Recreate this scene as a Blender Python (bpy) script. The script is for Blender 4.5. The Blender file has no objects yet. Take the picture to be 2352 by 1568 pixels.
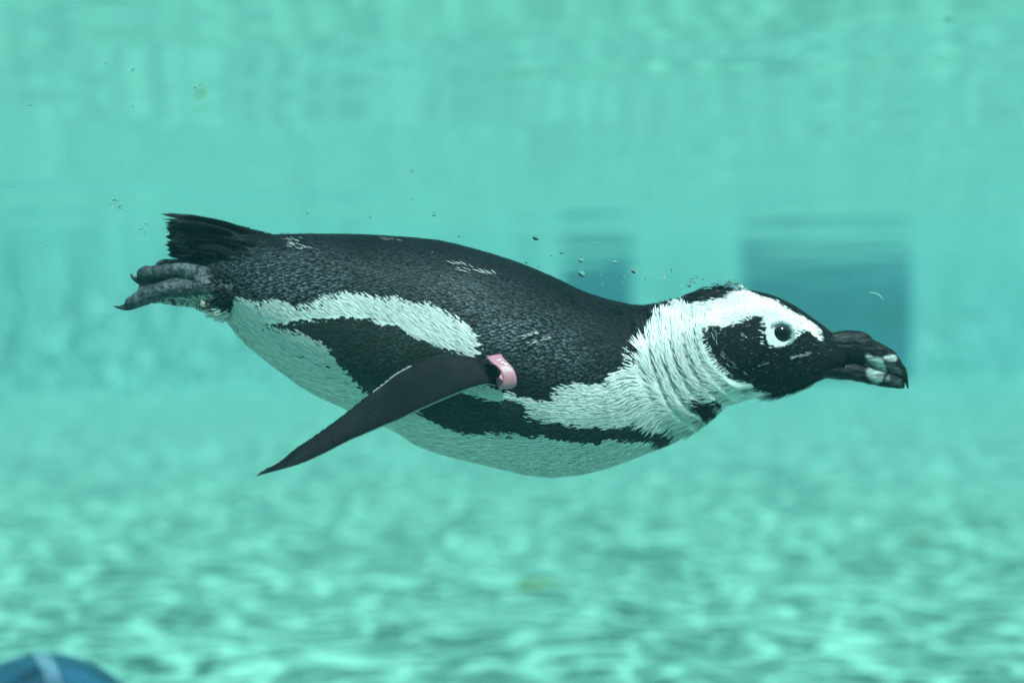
import bpy, bmesh, math, random
import numpy as np
from mathutils import Vector, Matrix

rng = np.random.default_rng(7)
random.seed(7)
R = math.radians
scene = bpy.context.scene
COL = scene.collection

# ------------------------------------------------------------------ camera, sky, sun, exposure
CAM_D = 1.2                      # metres from the lens to the penguin's mid plane
S = 0.80 / 2352.0                # metres per photo pixel (photo taken as 2352 wide) at that distance
SURFACE_Z, FLOOR_Z = 0.40, -0.67
WALL_Y, NEAR_Y, SIDE_X = 18.0, -4.0, 13.0      # WALL_Y: the far wall straight ahead
SLANT = 0.55                     # the far wall runs away to the right
FAR_Y = WALL_Y + SLANT * (SIDE_X + 0.5)

cam = bpy.data.cameras.new('camera')
cam.sensor_width = 36.0
cam.lens = 18.0 * CAM_D / 0.40
cam.clip_start = 0.02
cam.clip_end = 300.0
cam.dof.use_dof = True
cam.dof.focus_distance = CAM_D - 0.062
cam.dof.aperture_fstop = 3.3
camo = bpy.data.objects.new('camera', cam)
camo.location = (0, -CAM_D, 0)
camo.rotation_euler = (R(90), 0, 0)
COL.objects.link(camo)
scene.camera = camo

SUN_ELEV, SUN_AZ = 57.0, 152.0     # azimuth: direction towards the sun, degrees from +Y, clockwise
sun_dir = Vector((math.sin(R(SUN_AZ)) * math.cos(R(SUN_ELEV)), math.cos(R(SUN_AZ)) * math.cos(R(SUN_ELEV)), math.sin(R(SUN_ELEV))))
world = bpy.data.worlds.new('World')
scene.world = world
world.use_nodes = True
wn = world.node_tree.nodes
sky = wn.new('ShaderNodeTexSky')
sky.sky_type = 'NISHITA'
sky.sun_disc = False
sky.sun_elevation = R(SUN_ELEV)
sky.sun_rotation = R(SUN_AZ)
world.node_tree.links.new(sky.outputs[0], wn['Background'].inputs['Color'])
wn['Background'].inputs['Strength'].default_value = 0.12

sl = bpy.data.lights.new('sun', 'SUN')
sl.energy = 5.0
sl.angle = R(0.6)
sl.color = (1.0, 0.97, 0.92)
sun = bpy.data.objects.new('sun', sl)
sun.rotation_euler = (-sun_dir).to_track_quat('-Z', 'Y').to_euler()
sun.location = (0, 0, 5)
COL.objects.link(sun)

scene.view_settings.view_transform = 'Standard'
scene.view_settings.look = 'None'
scene.view_settings.exposure = -0.27
scene.view_settings.gamma = 1.0
scene.view_settings.use_curve_mapping = False
cy = scene.cycles
cy.use_denoising = True
cy.denoiser = 'OPENIMAGEDENOISE'
cy.denoising_input_passes = 'RGB_ALBEDO_NORMAL'
cy.max_bounces = 7
cy.diffuse_bounces = 2
cy.glossy_bounces = 3
cy.transmission_bounces = 5
cy.transparent_max_bounces = 6
cy.volume_bounces = 1
cy.sample_clamp_indirect = 4.0
cy.blur_glossy = 0.5
cy.adaptive_threshold = 0.02

# ------------------------------------------------------------------ helpers
def pos(px, py, y=0.0):
    """photo pixel (2352 wide) at depth y (metres behind the penguin's mid plane) -> metres"""
    k = S * (CAM_D + y) / CAM_D
    return Vector(((px - 1176.0) * k, y, (784.0 - py) * k))

def link(name, me, mat, parent=None, smooth=True):
    if mat is not None:
        me.materials.append(mat)
    if smooth:
        me.polygons.foreach_set('use_smooth', [True] * len(me.polygons))
    o = bpy.data.objects.new(name, me)
    COL.objects.link(o)
    if parent is not None:
        o.parent = parent
    return o

def tag(o, label=None, cat=None, group=None, kind=None):
    if label: o['label'] = label
    if cat: o['category'] = cat
    if group: o['group'] = group
    if kind: o['kind'] = kind
    return o

def mesh_np(name, verts, faces, cols=None):
    me = bpy.data.meshes.new(name)
    me.from_pydata([tuple(v) for v in verts], [], [tuple(f) for f in faces])
    if cols is not None:
        set_cols(me, cols)
    me.update()
    return me

def set_cols(me, cols):
    a = me.color_attributes.new('Col', 'FLOAT_COLOR', 'POINT')
    c = np.ones((len(me.vertices), 4), dtype=np.float32)
    c[:, :3] = cols
    a.data.foreach_set('color', c.ravel())

def pchip(xs, ys, x):
    xs = np.asarray(xs, float); ys = np.asarray(ys, float); x = np.asarray(x, float)
    h = np.diff(xs); d = np.diff(ys) / h
    m = np.zeros_like(ys)
    m[0], m[-1] = d[0], d[-1]
    for i in range(1, len(xs) - 1):
        if d[i - 1] * d[i] > 0:
            w1 = 2 * h[i] + h[i - 1]; w2 = h[i] + 2 * h[i - 1]
            m[i] = (w1 + w2) / (w1 / d[i - 1] + w2 / d[i])
    i = np.clip(np.searchsorted(xs, x) - 1, 0, len(xs) - 2)
    t = np.clip((x - xs[i]) / h[i], 0, 1)
    return ((1 + 2 * t) * (1 - t) ** 2 * ys[i] + t * (1 - t) ** 2 * h[i] * m[i]
            + t * t * (3 - 2 * t) * ys[i + 1] + t * t * (t - 1) * h[i] * m[i + 1])

def inside(poly, x, y):
    poly = np.asarray(poly, float)
    x0, y0 = poly[:, 0], poly[:, 1]
    x1, y1 = np.roll(x0, -1), np.roll(y0, -1)
    r = np.zeros(x.shape, bool)
    for a, b, c, d in zip(x0, y0, x1, y1):
        if b == d: continue
        hit = ((b > y) != (d > y)) & (x < (c - a) * (y - b) / (d - b) + a)
        r ^= hit
    return r

_perm = rng.random((64, 64, 64)).astype(np.float32)
def vnoise(p, scale):
    """smooth value noise, p (n,3) metres, in [-1,1]"""
    q = np.asarray(p) * scale
    i = np.floor(q).astype(int); f = q - i
    f = f * f * (3 - 2 * f)
    out = 0
    for dx in (0, 1):
        for dy in (0, 1):
            for dz in (0, 1):
                w = ((f[:, 0] if dx else 1 - f[:, 0]) * (f[:, 1] if dy else 1 - f[:, 1]) * (f[:, 2] if dz else 1 - f[:, 2]))
                out = out + w * _perm[(i[:, 0] + dx) % 64, (i[:, 1] + dy) % 64, (i[:, 2] + dz) % 64]
    return out * 2 - 1

class NT:
    def __init__(self, name):
        self.m = bpy.data.materials.new(name); self.m.use_nodes = True
        self.t = self.m.node_tree; self.t.nodes.clear()
        self.out = self.t.nodes.new('ShaderNodeOutputMaterial')
    def n(self, typ, props=None, **ins):
        nd = self.t.nodes.new(typ)
        for k, v in (props or {}).items(): setattr(nd, k, v)
        for k, v in ins.items():
            key = k.replace('_', ' ')
            if key not in nd.inputs: key = k
            if key.isdigit() if isinstance(key, str) else False: key = int(key)
            self.set(nd, key, v)
        return nd
    def set(self, nd, key, v):
        if isinstance(v, bpy.types.NodeSocket): self.t.links.new(v, nd.inputs[key])
        else: nd.inputs[key].default_value = v
    def math(self, op, a, b=0.0, c=0.0):
        nd = self.t.nodes.new('ShaderNodeMath'); nd.operation = op
        for i, v in enumerate((a, b, c)): self.set(nd, i, v)
        return nd.outputs[0]
    def mix(self, f, a, b):
        nd = self.t.nodes.new('ShaderNodeMix'); nd.data_type = 'RGBA'
        self.set(nd, 0, f); self.set(nd, 6, a); self.set(nd, 7, b)
        return nd.outputs[2]
    def ramp(self, f, stops):
        nd = self.t.nodes.new('ShaderNodeValToRGB'); self.set(nd, 0, f)
        e = nd.color_ramp.elements
        while len(e) < len(stops): e.new(0.5)
        for el, (p, c) in zip(e, stops):
            el.position = p; el.color = c if len(c) == 4 else (*c, 1)
        return nd.outputs[0]
    def surf(self, s): self.t.links.new(s, self.out.inputs['Surface'])

def c4(r, g, b): return (r, g, b, 1.0)

def attr_mat(name, rough=0.5, spec=0.4, bump=0.0, bscale=900.0, sheen=0.0, noise=0.15, nscale=260.0, stretch=(1, 1, 1), coat=0.0, trans=0.0):
    k = NT(name)
    at = k.n('ShaderNodeAttribute', {'attribute_name': 'Col'})
    tc = k.n('ShaderNodeTexCoord')
    mp = k.n('ShaderNodeMapping', None, Vector=tc.outputs['Object']); mp.inputs['Scale'].default_value = stretch
    nz = k.n('ShaderNodeTexNoise', None, Vector=mp.outputs[0], Scale=nscale, Detail=4.0)
    fac = k.math('MULTIPLY_ADD', nz.outputs[0], 2 * noise, 1 - noise)
    vm = k.n('ShaderNodeVectorMath', {'operation': 'SCALE'}); k.set(vm, 0, at.outputs['Color']); k.set(vm, 'Scale', fac)
    b = k.n('ShaderNodeBsdfPrincipled', None, Base_Color=vm.outputs[0], Roughness=rough)
    b.inputs['Specular IOR Level'].default_value = spec
    b.inputs['Sheen Weight'].default_value = sheen
    b.inputs['Coat Weight'].default_value = coat
    b.inputs['Coat Roughness'].default_value = 0.25
    if bump > 0:
        n2 = k.n('ShaderNodeTexNoise', None, Vector=mp.outputs[0], Scale=bscale, Detail=3.0)
        bp = k.n('ShaderNodeBump', None, Strength=bump, Distance=0.001, Height=n2.outputs[0])
        k.set(b, 'Normal', bp.outputs[0])
    if trans:
        tl = k.n('ShaderNodeBsdfTranslucent', None, Color=vm.outputs[0])
        ms = k.n('ShaderNodeMixShader'); k.set(ms, 0, trans); k.set(ms, 1, b.outputs[0]); k.set(ms, 2, tl.outputs[0])
        k.surf(ms.outputs[0])
    else:
        k.surf(b.outputs[0])
    return k.m

# ------------------------------------------------------------------ materials of the pool
def paint_mat(name, base, dark, scale):
    k = NT(name)
    tc = k.n('ShaderNodeTexCoord')
    n1 = k.n('ShaderNodeTexNoise', None, Vector=tc.outputs['Object'], Scale=scale, Detail=6.0, Roughness=0.65)
    n2 = k.n('ShaderNodeTexNoise', None, Vector=tc.outputs['Object'], Scale=scale * 14, Detail=3.0)
    f = k.math('MULTIPLY_ADD', n2.outputs[0], 0.35, k.math('MULTIPLY', n1.outputs[0], 0.65))
    col = k.ramp(f, [(0.36, dark), (0.6, base)])
    b = k.n('ShaderNodeBsdfPrincipled', None, Base_Color=col, Roughness=0.85)
    b.inputs['Specular IOR Level'].default_value = 0.1
    bp = k.n('ShaderNodeBump', None, Strength=0.3, Distance=0.004, Height=n2.outputs[0])
    k.set(b, 'Normal', bp.outputs[0])
    k.surf(b.outputs[0])
    return k.m

M_FLOOR = paint_mat('pool_floor_paint', (0.20, 0.465, 0.375), (0.165, 0.40, 0.32), 1.7)
M_WALL = paint_mat('pool_wall_paint', (0.215, 0.445, 0.415), (0.195, 0.415, 0.39), 0.8)

def water_surface_mat():
    """rippled boundary of the water: mirror beyond the critical angle, clear below it; a painted net of
    caustic light in the transparent colour makes the light that passes uneven"""
    k = NT('water_surface')
    tc = k.n('ShaderNodeTexCoord')
    warp = k.n('ShaderNodeTexNoise', {'noise_dimensions': '2D'}, Vector=tc.outputs['Object'], Scale=3.4, Detail=1.0)
    wv = k.n('ShaderNodeVectorMath', {'operation': 'MULTIPLY_ADD'})
    k.set(wv, 0, warp.outputs['Color']); k.set(wv, 1, (0.30, 0.30, 0.0)); k.set(wv, 2, tc.outputs['Object'])
    nets = []
    for sc_, w_ in ((7.5, 0.85), (17.0, 0.42)):
        mp = k.n('ShaderNodeMapping', None, Vector=wv.outputs[0]); mp.inputs['Scale'].default_value = (0.62, 1.05, 1.0); mp.inputs['Rotation'].default_value = (0, 0, 0.12)
        v = k.n('ShaderNodeTexVoronoi', {'feature': 'DISTANCE_TO_EDGE', 'voronoi_dimensions': '2D'}, Vector=mp.outputs[0], Scale=sc_)
        d = k.math('SUBTRACT', 1.0, k.math('MULTIPLY', v.outputs['Distance'], 2.5))
        d = k.math('POWER', k.math('MAXIMUM', d, 0.0), 5.0)
        nets.append(k.math('MULTIPLY', d, w_))
    big = k.n('ShaderNodeTexNoise', {'noise_dimensions': '2D'}, Vector=tc.outputs['Object'], Scale=2.2, Detail=1.0)
    net = k.math('ADD', nets[0], nets[1])
    t = k.math('MULTIPLY_ADD', k.math('MULTIPLY', net, k.math('MULTIPLY_ADD', big.outputs[0], 1.6, 0.2)), 3.4, 0.10)  # caustic pattern painted into the transmission, not focused by the ripple mesh
    # added light mask: evens and brightens the sun that reaches the penguin
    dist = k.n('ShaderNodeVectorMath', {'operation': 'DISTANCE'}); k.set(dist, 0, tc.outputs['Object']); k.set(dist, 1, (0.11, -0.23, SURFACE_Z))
    penguin_light = k.n('ShaderNodeMapRange', {'interpolation_type': 'SMOOTHSTEP'}, Value=dist.outputs['Value'])
    for q, v_ in (('From Min', 0.35), ('From Max', 0.9), ('To Min', 0.78), ('To Max', 0.0)): penguin_light.inputs[q].default_value = v_
    mx_ = k.n('ShaderNodeMix'); k.set(mx_, 0, penguin_light.outputs[0]); k.set(mx_, 2, t); k.set(mx_, 3, 1.42)
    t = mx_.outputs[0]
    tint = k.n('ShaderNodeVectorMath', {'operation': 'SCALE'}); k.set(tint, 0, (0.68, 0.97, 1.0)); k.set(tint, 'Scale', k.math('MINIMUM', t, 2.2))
    fr = k.n('ShaderNodeFresnel', None, IOR=1.333)
    gl = k.n('ShaderNodeBsdfGlossy', None, Color=c4(0.96, 1, 0.99), Roughness=0.07)
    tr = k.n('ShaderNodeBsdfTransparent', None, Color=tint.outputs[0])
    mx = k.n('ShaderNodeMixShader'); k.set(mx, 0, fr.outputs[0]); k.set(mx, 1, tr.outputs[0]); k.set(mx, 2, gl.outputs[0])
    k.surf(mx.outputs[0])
    return k.m

# ------------------------------------------------------------------ the pool
def quad(name, a, b, c, d, mat, kind='structure', label=None):
    me = mesh_np(name, [a, b, c, d], [(0, 1, 2, 3)])
    o = link(name, me, mat, smooth=False)
    tag(o, label, None, None, kind)
    return o

X0, X1 = -SIDE_X, SIDE_X
TOPZ = SURFACE_Z + 0.35
def pool_floor():
    """flat floor that curves up a little where it meets the far wall"""
    vs = np.concatenate([[NEAR_Y - .5], np.linspace(WALL_Y - 5.0, WALL_Y + .4, 40)])
    zs = FLOOR_Z + 0.13 * np.clip((vs - (WALL_Y - 5.0)) / 5.0, 0, 1.05) ** 2.6
    V = [(x, v if i == 0 else v + SLANT * x, z) for i, (v, z) in enumerate(zip(vs, zs)) for x in (X0 - .25, X1 + .25)]
    F = [(2 * i, 2 * i + 1, 2 * i + 3, 2 * i + 2) for i in range(len(vs) - 1)]
    tag(link('pool_floor', mesh_np('pool_floor', V, F), M_FLOOR), None, None, None, 'structure')
pool_floor()
def water_surface():
    nx, ny = 520, 680
    gx_, gy_ = np.meshgrid(np.linspace(X0 - .4, X1 + .4, nx), np.linspace(NEAR_Y - .4, FAR_Y + .2, ny))
    h = np.zeros_like(gx_)
    q = np.random.default_rng(21)
    for i in range(34):
        lam = 0.20 * (1.2 / 0.20) ** q.random(); a = q.normal(R(75), R(38)); ph = q.random() * 6.283
        kk = 2 * np.pi / lam
        h += RIPPLE * math.sqrt(2.0 / 34) / kk * np.sin(kk * (gx_ * math.cos(a) + gy_ * math.sin(a)) + ph)
    V = np.stack([gx_, gy_, SURFACE_Z + h], -1).reshape(-1, 3)
    idx = np.arange(nx * ny).reshape(ny, nx)
    F = np.stack([idx[:-1, :-1], idx[:-1, 1:], idx[1:, 1:], idx[1:, :-1]], -1).reshape(-1, 4)
    me = bpy.data.meshes.new('water_surface')
    me.vertices.add(len(V)); me.vertices.foreach_set('co', V.astype(np.float32).ravel())
    me.loops.add(F.size); me.loops.foreach_set('vertex_index', F.ravel().astype(np.int32))
    me.polygons.add(len(F)); me.polygons.foreach_set('loop_start', (np.arange(len(F)) * 4).astype(np.int32))
    me.update(calc_edges=True)
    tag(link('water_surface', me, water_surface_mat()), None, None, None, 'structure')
RIPPLE = 0.014
water_surface()

def wall(name, lo, hi):
    bm = bmesh.new()
    bmesh.ops.create_cube(bm, size=1.0)
    for v in bm.verts:
        v.co = Vector([(lo[i] + hi[i]) / 2 + v.co[i] * (hi[i] - lo[i]) for i in range(3)])
    me = bpy.data.meshes.new(name); bm.to_mesh(me); bm.free()
    o = link(name, me, M_WALL, smooth=False)
    return tag(o, None, None, None, 'structure')

wf = wall('wall_far', (X0, 0, FLOOR_Z - .02), (X1, 0.3, TOPZ))
for v in wf.data.vertices:
    v.co.y += WALL_Y + SLANT * v.co.x
wall('wall_left', (X0 - 0.3, NEAR_Y, FLOOR_Z - .02), (X0, WALL_Y - SLANT * SIDE_X + .3, TOPZ))
wall('wall_right', (X1, NEAR_Y, FLOOR_Z - .02), (X1 + 0.3, WALL_Y + SLANT * SIDE_X + .3, TOPZ))
wall('wall_near', (X0, NEAR_Y - 0.3, FLOOR_Z - .02), (X1, NEAR_Y, TOPZ))

# the water itself: even, pale turquoise, fading far things
def water_volume():
    k = NT('turquoise_water')
    v = k.n('ShaderNodeVolumePrincipled')
    v.inputs['Color'].default_value = c4(0.34, 0.86, 0.95)
    v.inputs['Absorption Color'].default_value = c4(0.0, 0.5, 0.5)
    v.inputs['Density'].default_value = 0.025
    v.inputs['Anisotropy'].default_value = 0.2
    k.t.links.new(v.outputs[0], k.out.inputs['Volume'])
    return k.m
bm = bmesh.new(); bmesh.ops.create_cube(bm, size=1.0)
lo = (X0 - 1, NEAR_Y - 1, FLOOR_Z - 1); hi = (X1 + 1, FAR_Y + 1, TOPZ + 0.1)
for v in bm.verts:
    v.co = Vector([(lo[i] + hi[i]) / 2 + v.co[i] * (hi[i] - lo[i]) for i in range(3)])
me = bpy.data.meshes.new('haze'); bm.to_mesh(me); bm.free()
tag(link('haze', me, water_volume(), smooth=False), 'clear turquoise water filling the whole pool', None, None, 'stuff')

# dark viewing windows in the far wall
def simple(name, col, rough=0.5, spec=0.4, noise=0.0, nscale=20.0, coat=0.0):
    k = NT(name)
    b = k.n('ShaderNodeBsdfPrincipled', None, Roughness=rough)
    b.inputs['Specular IOR Level'].default_value = spec
    b.inputs['Coat Weight'].default_value = coat
    if noise:
        tc = k.n('ShaderNodeTexCoord')
        nz = k.n('ShaderNodeTexNoise', None, Vector=tc.outputs['Object'], Scale=nscale, Detail=4.0)
        k.set(b, 'Base Color', k.ramp(nz.outputs[0], [(0.3, tuple(c * (1 - noise) for c in col)), (0.7, tuple(min(1, c * (1 + noise)) for c in col))]))
    else:
        b.inputs['Base Color'].default_value = c4(*col)
    k.surf(b.outputs[0])
    return k.m

M_PANE = simple('dark_window_glass', (0.006, 0.04, 0.08), 0.4, 0.2, 0.8, 1.6)
M_FRAME = simple('window_frame_paint', (0.06, 0.22, 0.25), 0.6, 0.2, 0.3, 8)

def box_bm(bm, lo, hi):
    g = bmesh.ops.create_cube(bm, size=1.0)
    for v in g['verts']:
        v.co = Vector([(lo[i] + hi[i]) / 2 + v.co[i] * (hi[i] - lo[i]) for i in range(3)])
    return g['verts']

def viewing_window(px0, px1, py0, py1, label):
    def ray(px):                                   # where the line of sight meets the slanted wall
        k = (px - 1176) * S / CAM_D
        D = (CAM_D + WALL_Y) / (1 - SLANT * k)
        return k * D, D
    (xa, Da), (xb, Db) = ray(px0), ray(px1)
    k = S * (Da + Db) / 2 / CAM_D
    za, zb = max((784 - py1) * k, FLOOR_Z + 0.01), (784 - py0) * k
    root = bpy.data.objects.new('viewing_window', None)
    root.location = ((xa + xb) / 2, WALL_Y + SLANT * (xa + xb) / 2 - 0.01, za)
    root.rotation_euler = (0, 0, math.atan(SLANT))
    COL.objects.link(root)
    tag(root, label, 'window')
    w, h, t = math.hypot(xb - xa, Db - Da), zb - za, 0.07
    for nm, lo, hi, m in (('pane', (-w / 2 + t, -0.012, t), (w / 2 - t, 0.004, h - t), M_PANE),
                          ('frame', None, None, M_FRAME)):
        bm = bmesh.new()
        if nm == 'pane':
            box_bm(bm, lo, hi)
        else:
            box_bm(bm, (-w / 2, -0.03, 0), (-w / 2 + t, 0.005, h)); box_bm(bm, (w / 2 - t, -0.03, 0), (w / 2, 0.005, h))
            box_bm(bm, (-w / 2 + t, -0.028, 0), (w / 2 - t, 0.005, t)); box_bm(bm, (-w / 2 + t, -0.028, h - t), (w / 2 - t, 0.005, h))
        me = bpy.data.meshes.new(nm); bm.to_mesh(me); bm.free()
        link(nm, me, m, root, smooth=False)
viewing_window(1700, 2092, 698, 902, 'wide dark blue viewing window in the far wall behind the penguin\'s bill')
viewing_window(1290, 1452, 698, 860, 'smaller dark blue viewing window in the far wall behind the penguin\'s neck')

# ------------------------------------------------------------------ penguin body surface
TOP = [(452, 628), (462, 598), (480, 580), (510, 562), (547, 550), (600, 541), (645, 539), (718, 538), (800, 538.5), (900, 543), (1000, 552), (1100, 575),
       (1200, 607), (1280, 641), (1350, 673), (1420, 693), (1473, 701), (1520, 698), (1556, 687), (1600, 668), (1632, 659), (1680, 658), (1727, 667), (1775, 679),
       (1822, 701), (1854, 722), (1892, 749), (1912, 764), (1935, 778)]
BOT = [(452, 668), (462, 694), (480, 712), (500, 726), (527, 744), (542, 762), (564, 787), (612, 827), (660, 863), (707, 895), (755, 920), (802, 941), (913, 993),
       (976, 1028), (1064, 1055), (1123, 1069), (1181, 1082), (1225, 1090), (1269, 1093), (1328, 1088), (1386, 1075), (1445, 1055), (1518, 1026), (1549, 1012),
       (1584, 994), (1619, 968), (1648, 946), (1664, 934), (1702, 921), (1737, 915), (1778, 912), (1800, 906), (1822, 899), (1848, 888), (1873, 878), (1899, 868), (1935, 858)]
WID = [(452, 14), (462, 36), (480, 62), (510, 84), (547, 104), (600, 134), (700, 174), (800, 200), (900, 217), (1000, 228), (1100, 231), (1200, 227), (1300, 212), (1400, 186),
       (1450, 166), (1500, 146), (1550, 126), (1600, 109), (1650, 97), (1700, 92), (1750, 88), (1800, 79), (1850, 63), (1890, 47), (1935, 33)]
def f_top(x): return pchip(*zip(*TOP), x)
def f_bot(x): return pchip(*zip(*BOT), x)
def f_wid(x): return pchip(*zip(*WID), x)

# plumage pattern, traced in the side view: everything is black except WHITE, minus the bands in BLACK
WHITE = [(512, 700), (536, 694), (549, 697), (596, 711), (622, 708), (650, 698), (667, 702), (685, 719), (707, 721), (739, 708), (780, 690), (821, 686), (866, 690),
         (929, 700), (977, 708), (1018, 714), (1040, 733), (1075, 751), (1101, 765), (1110, 794), (1106, 822), (1084, 856), (1090, 892), (1130, 893), (1170, 903), (1199, 912),
         (1225, 920), (1260, 929), (1284, 920), (1298, 902), (1313, 893), (1328, 899), (1342, 876), (1360, 885), (1386, 882), (1414, 889), (1420, 870), (1445, 847),
         (1462, 833), (1457, 814), (1468, 794), (1489, 773), (1500, 741), (1512, 722), (1533, 709), (1556, 699), (1575, 700), (1613, 689), (1664, 682), (1683, 673),
         (1708, 664), (1727, 671), (1759, 682), (1791, 696), (1822, 714), (1854, 731), (1880, 747), (1889, 758), (1894, 776), (1887, 785), (1873, 776), (1854, 762),
         (1841, 763), (1835, 771), (1822, 781), (1807, 794), (1787, 797), (1767, 788), (1757, 771), (1756, 752), (1758, 731), (1740, 726), (1724, 733), (1696, 743),
         (1664, 751), (1651, 746), (1626, 747), (1624, 781), (1632, 809), (1654, 838), (1683, 863), (1715, 877), (1727, 886), (1731, 895), (1772, 903), (1772, 940),
         (1640, 1200), (600, 1300), (440, 800)]
BLACK = [
    [(605, 762), (628, 751), (653, 751), (691, 744), (723, 740), (758, 741), (777, 732), (802, 736), (834, 735), (869, 740), (882, 752), (907, 752), (929, 749), (933, 768),
     (955, 778), (993, 790), (1024, 806), (1072, 816), (1084, 860), (1086, 893), (1110, 915), (1150, 930), (1181, 921), (1199, 923), (1219, 937), (1234, 949), (1231, 964),
     (1269, 970), (1313, 974), (1372, 983), (1416, 976), (1445, 978), (1474, 967), (1486, 971), (1521, 977), (1568, 1001), (1590, 1040), (1527, 1026), (1515, 1015), (1474, 1013),
     (1416, 1011), (1372, 1021), (1328, 1016), (1269, 1011), (1181, 1006), (1123, 1002), (1079, 1002), (1025, 984), (993, 965), (961, 946), (850, 905), (837, 895), (821, 882),
     (812, 867), (799, 851), (783, 829), (771, 813), (761, 797), (739, 787), (720, 781), (694, 773), (660, 767), (628, 765)],
    [(1594, 923), (1620, 928), (1645, 917), (1656, 930), (1650, 960), (1622, 975), (1610, 958), (1597, 949), (1606, 938)],
    [(757, 842), (770, 846), (778, 856), (766, 854)], [(556, 770), (566, 776), (568, 784), (558, 779)], [(570, 786), (580, 792), (580, 801), (572, 797)],
    [(598, 812), (608, 820), (604, 823)], [(1508, 852), (1516, 862), (1512, 868)], [(1300, 966), (1316, 964), (1316, 974), (1302, 974)],
]
PALE = []
# ruffled pale feather bases showing through the back, and the pale marks of the face: (from, to, half spread, count, length px, lift px)
STREAKS = [((1146, 632), (1062, 624), 4.5, 30, 30, 5), ((1092, 614), (1044, 606), 2.2, 12, 24, 5), ((932, 553), (880, 549), 2.0, 12, 20, 4),
           ((1242, 763), (1204, 773), 5.0, 20, 17, 6), ((1270, 773), (1222, 790), 7.5, 34, 17, 6), ((1868, 809), (1822, 820), 2.0, 60, 14, 2.5),
           ((1722, 779), (1708, 770), 3.5, 12, 12, 3), ((722, 571), (672, 560), 9.0, 26, 20, 5), ((714, 551), (664, 552), 6.0, 18, 18, 5),
           ((1652, 806), (1642, 770), 16.0, 7, 26, 2), ((1692, 850), (1662, 815), 18.0, 9, 28, 2), ((1720, 866), (1694, 845), 14.0, 6, 26, 2), ((1770, 833), (1750, 838), 6.0, 8, 16, 2)]

def side_px(p):
    k = CAM_D / (CAM_D - np.abs(p[:, 1])) / S
    return 1176 + p[:, 0] * k, 784 - p[:, 2] * k

def pattern(p, jit=0.0):
    """0 black, 1 white, 2 pale ruffle; band = True inside the flank and breast band"""
    x, y = side_px(p)
    if jit:
        x = x + 1.3 * jit * vnoise(p + 1.7, 85.0)
        y = y + 0.9 * jit * vnoise(p + 5.9, 95.0)
        x = x + jit * vnoise(p + 3.1, 210.0) + 0.5 * jit * rng.standard_normal(len(x))
        y = y + 0.6 * jit * vnoise(p + 7.7, 260.0) + 0.3 * jit * rng.standard_normal(len(x))
        low = np.clip((y - 930) / 30, 0, 1) * np.clip((1480 - x) / 60, 0, 1)
        y = y + low * 9 * vnoise(p + 8.8, 330.0); x = x + low * 9 * vnoise(p + 2.2, 300.0)
    w = inside(WHITE, x, y)
    band = np.zeros(len(x), bool)
    for i, b in enumerate(BLACK):
        m = inside(b, x, y)
        if i == 0: band = m & w
        w &= ~m
    kind = w.astype(int)
    stray = (vnoise(p + 6.3, 150.0) > 0.86) & (y > f_bot(x) - 90) & (x < 1000) & w
    kind[stray] = 0
    for b in PALE:
        kind[inside(b, x, y) & ~w] = 2
    return kind, band

HC = (1700.0, 785.0)          # the neck folds run round this point of the head
def folds(p):
    """outward displacement (metres) of the ruffled neck folds"""
    x, y = side_px(p)
    dx, dy = x - HC[0], y - HC[1]
    r = np.hypot(dx, dy); a = np.degrees(np.arctan2(dy, -dx))      # 0 = towards the tail, 90 = down
    wgt = np.clip((r - 78) / 25, 0, 1) * np.clip((265 - r) / 70, 0, 1) * np.clip((a + 35) / 25, 0, 1) * np.clip((118 - a) / 30, 0, 1)
    ph = (r + 13 * vnoise(p, 40.0) + 9 * np.sin(np.radians(a * 3.0))) / 27.0
    fr = ph - np.floor(ph)
    saw = np.where(fr < 0.78, np.sin(fr / 0.78 * np.pi * 0.5) ** 0.9, (1 - fr) / 0.22)
    return wgt * (0.0050 * (saw - 0.5) * (0.75 + 0.6 * vnoise(p + 5, 45.0)))

def body_point(px, ph):
    """px station (photo pixels), ph angle: 0 = camera side, pi/2 = top -> (n,3) metres, before folds"""
    t, b, w = f_top(px), f_bot(px), f_wid(px)
    zc, hz = (t + b) / 2, (b - t) / 2
    c, s_ = np.cos(ph), np.sin(ph)
    e = 0.92
    yy = -w * np.sign(c) * np.abs(c) ** e
    zz = zc - hz * np.sign(s_) * np.abs(s_) ** 1.0
    # fuller cheeks below the eye, narrower crown
    head = np.clip((px - 1600) / 80, 0, 1)
    yy = yy * (1 - 0.10 * head * np.clip(s_, 0, 1) ** 2 + 0.05 * head * np.exp(-((s_ + 0.15) / 0.3) ** 2))
    return np.stack([(px - 1176) * S, yy * S, (784 - zz) * S], -1)

def body_frame(px, ph):
    d1, d2 = 1.5, 0.01
    p = body_point(px, ph)
    tx = body_point(px + d1, ph) - body_point(px - d1, ph)
    tp = body_point(px, ph + d2) - body_point(px, ph - d2)
    n = np.cross(tx, tp)
    n /= np.linalg.norm(n, axis=1, keepdims=True) + 1e-12
    mid = np.stack([(px - 1176) * S, 0 * px, (784 - (f_top(px) + f_bot(px)) / 2) * S], -1)
    flip = np.sign(np.sum(n * (p - mid), 1, keepdims=True)); flip[flip == 0] = 1
    n *= flip
    tx /= np.linalg.norm(tx, axis=1, keepdims=True) + 1e-12
    p = p + n * folds(p)[:, None]
    return p, n, tx

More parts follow.
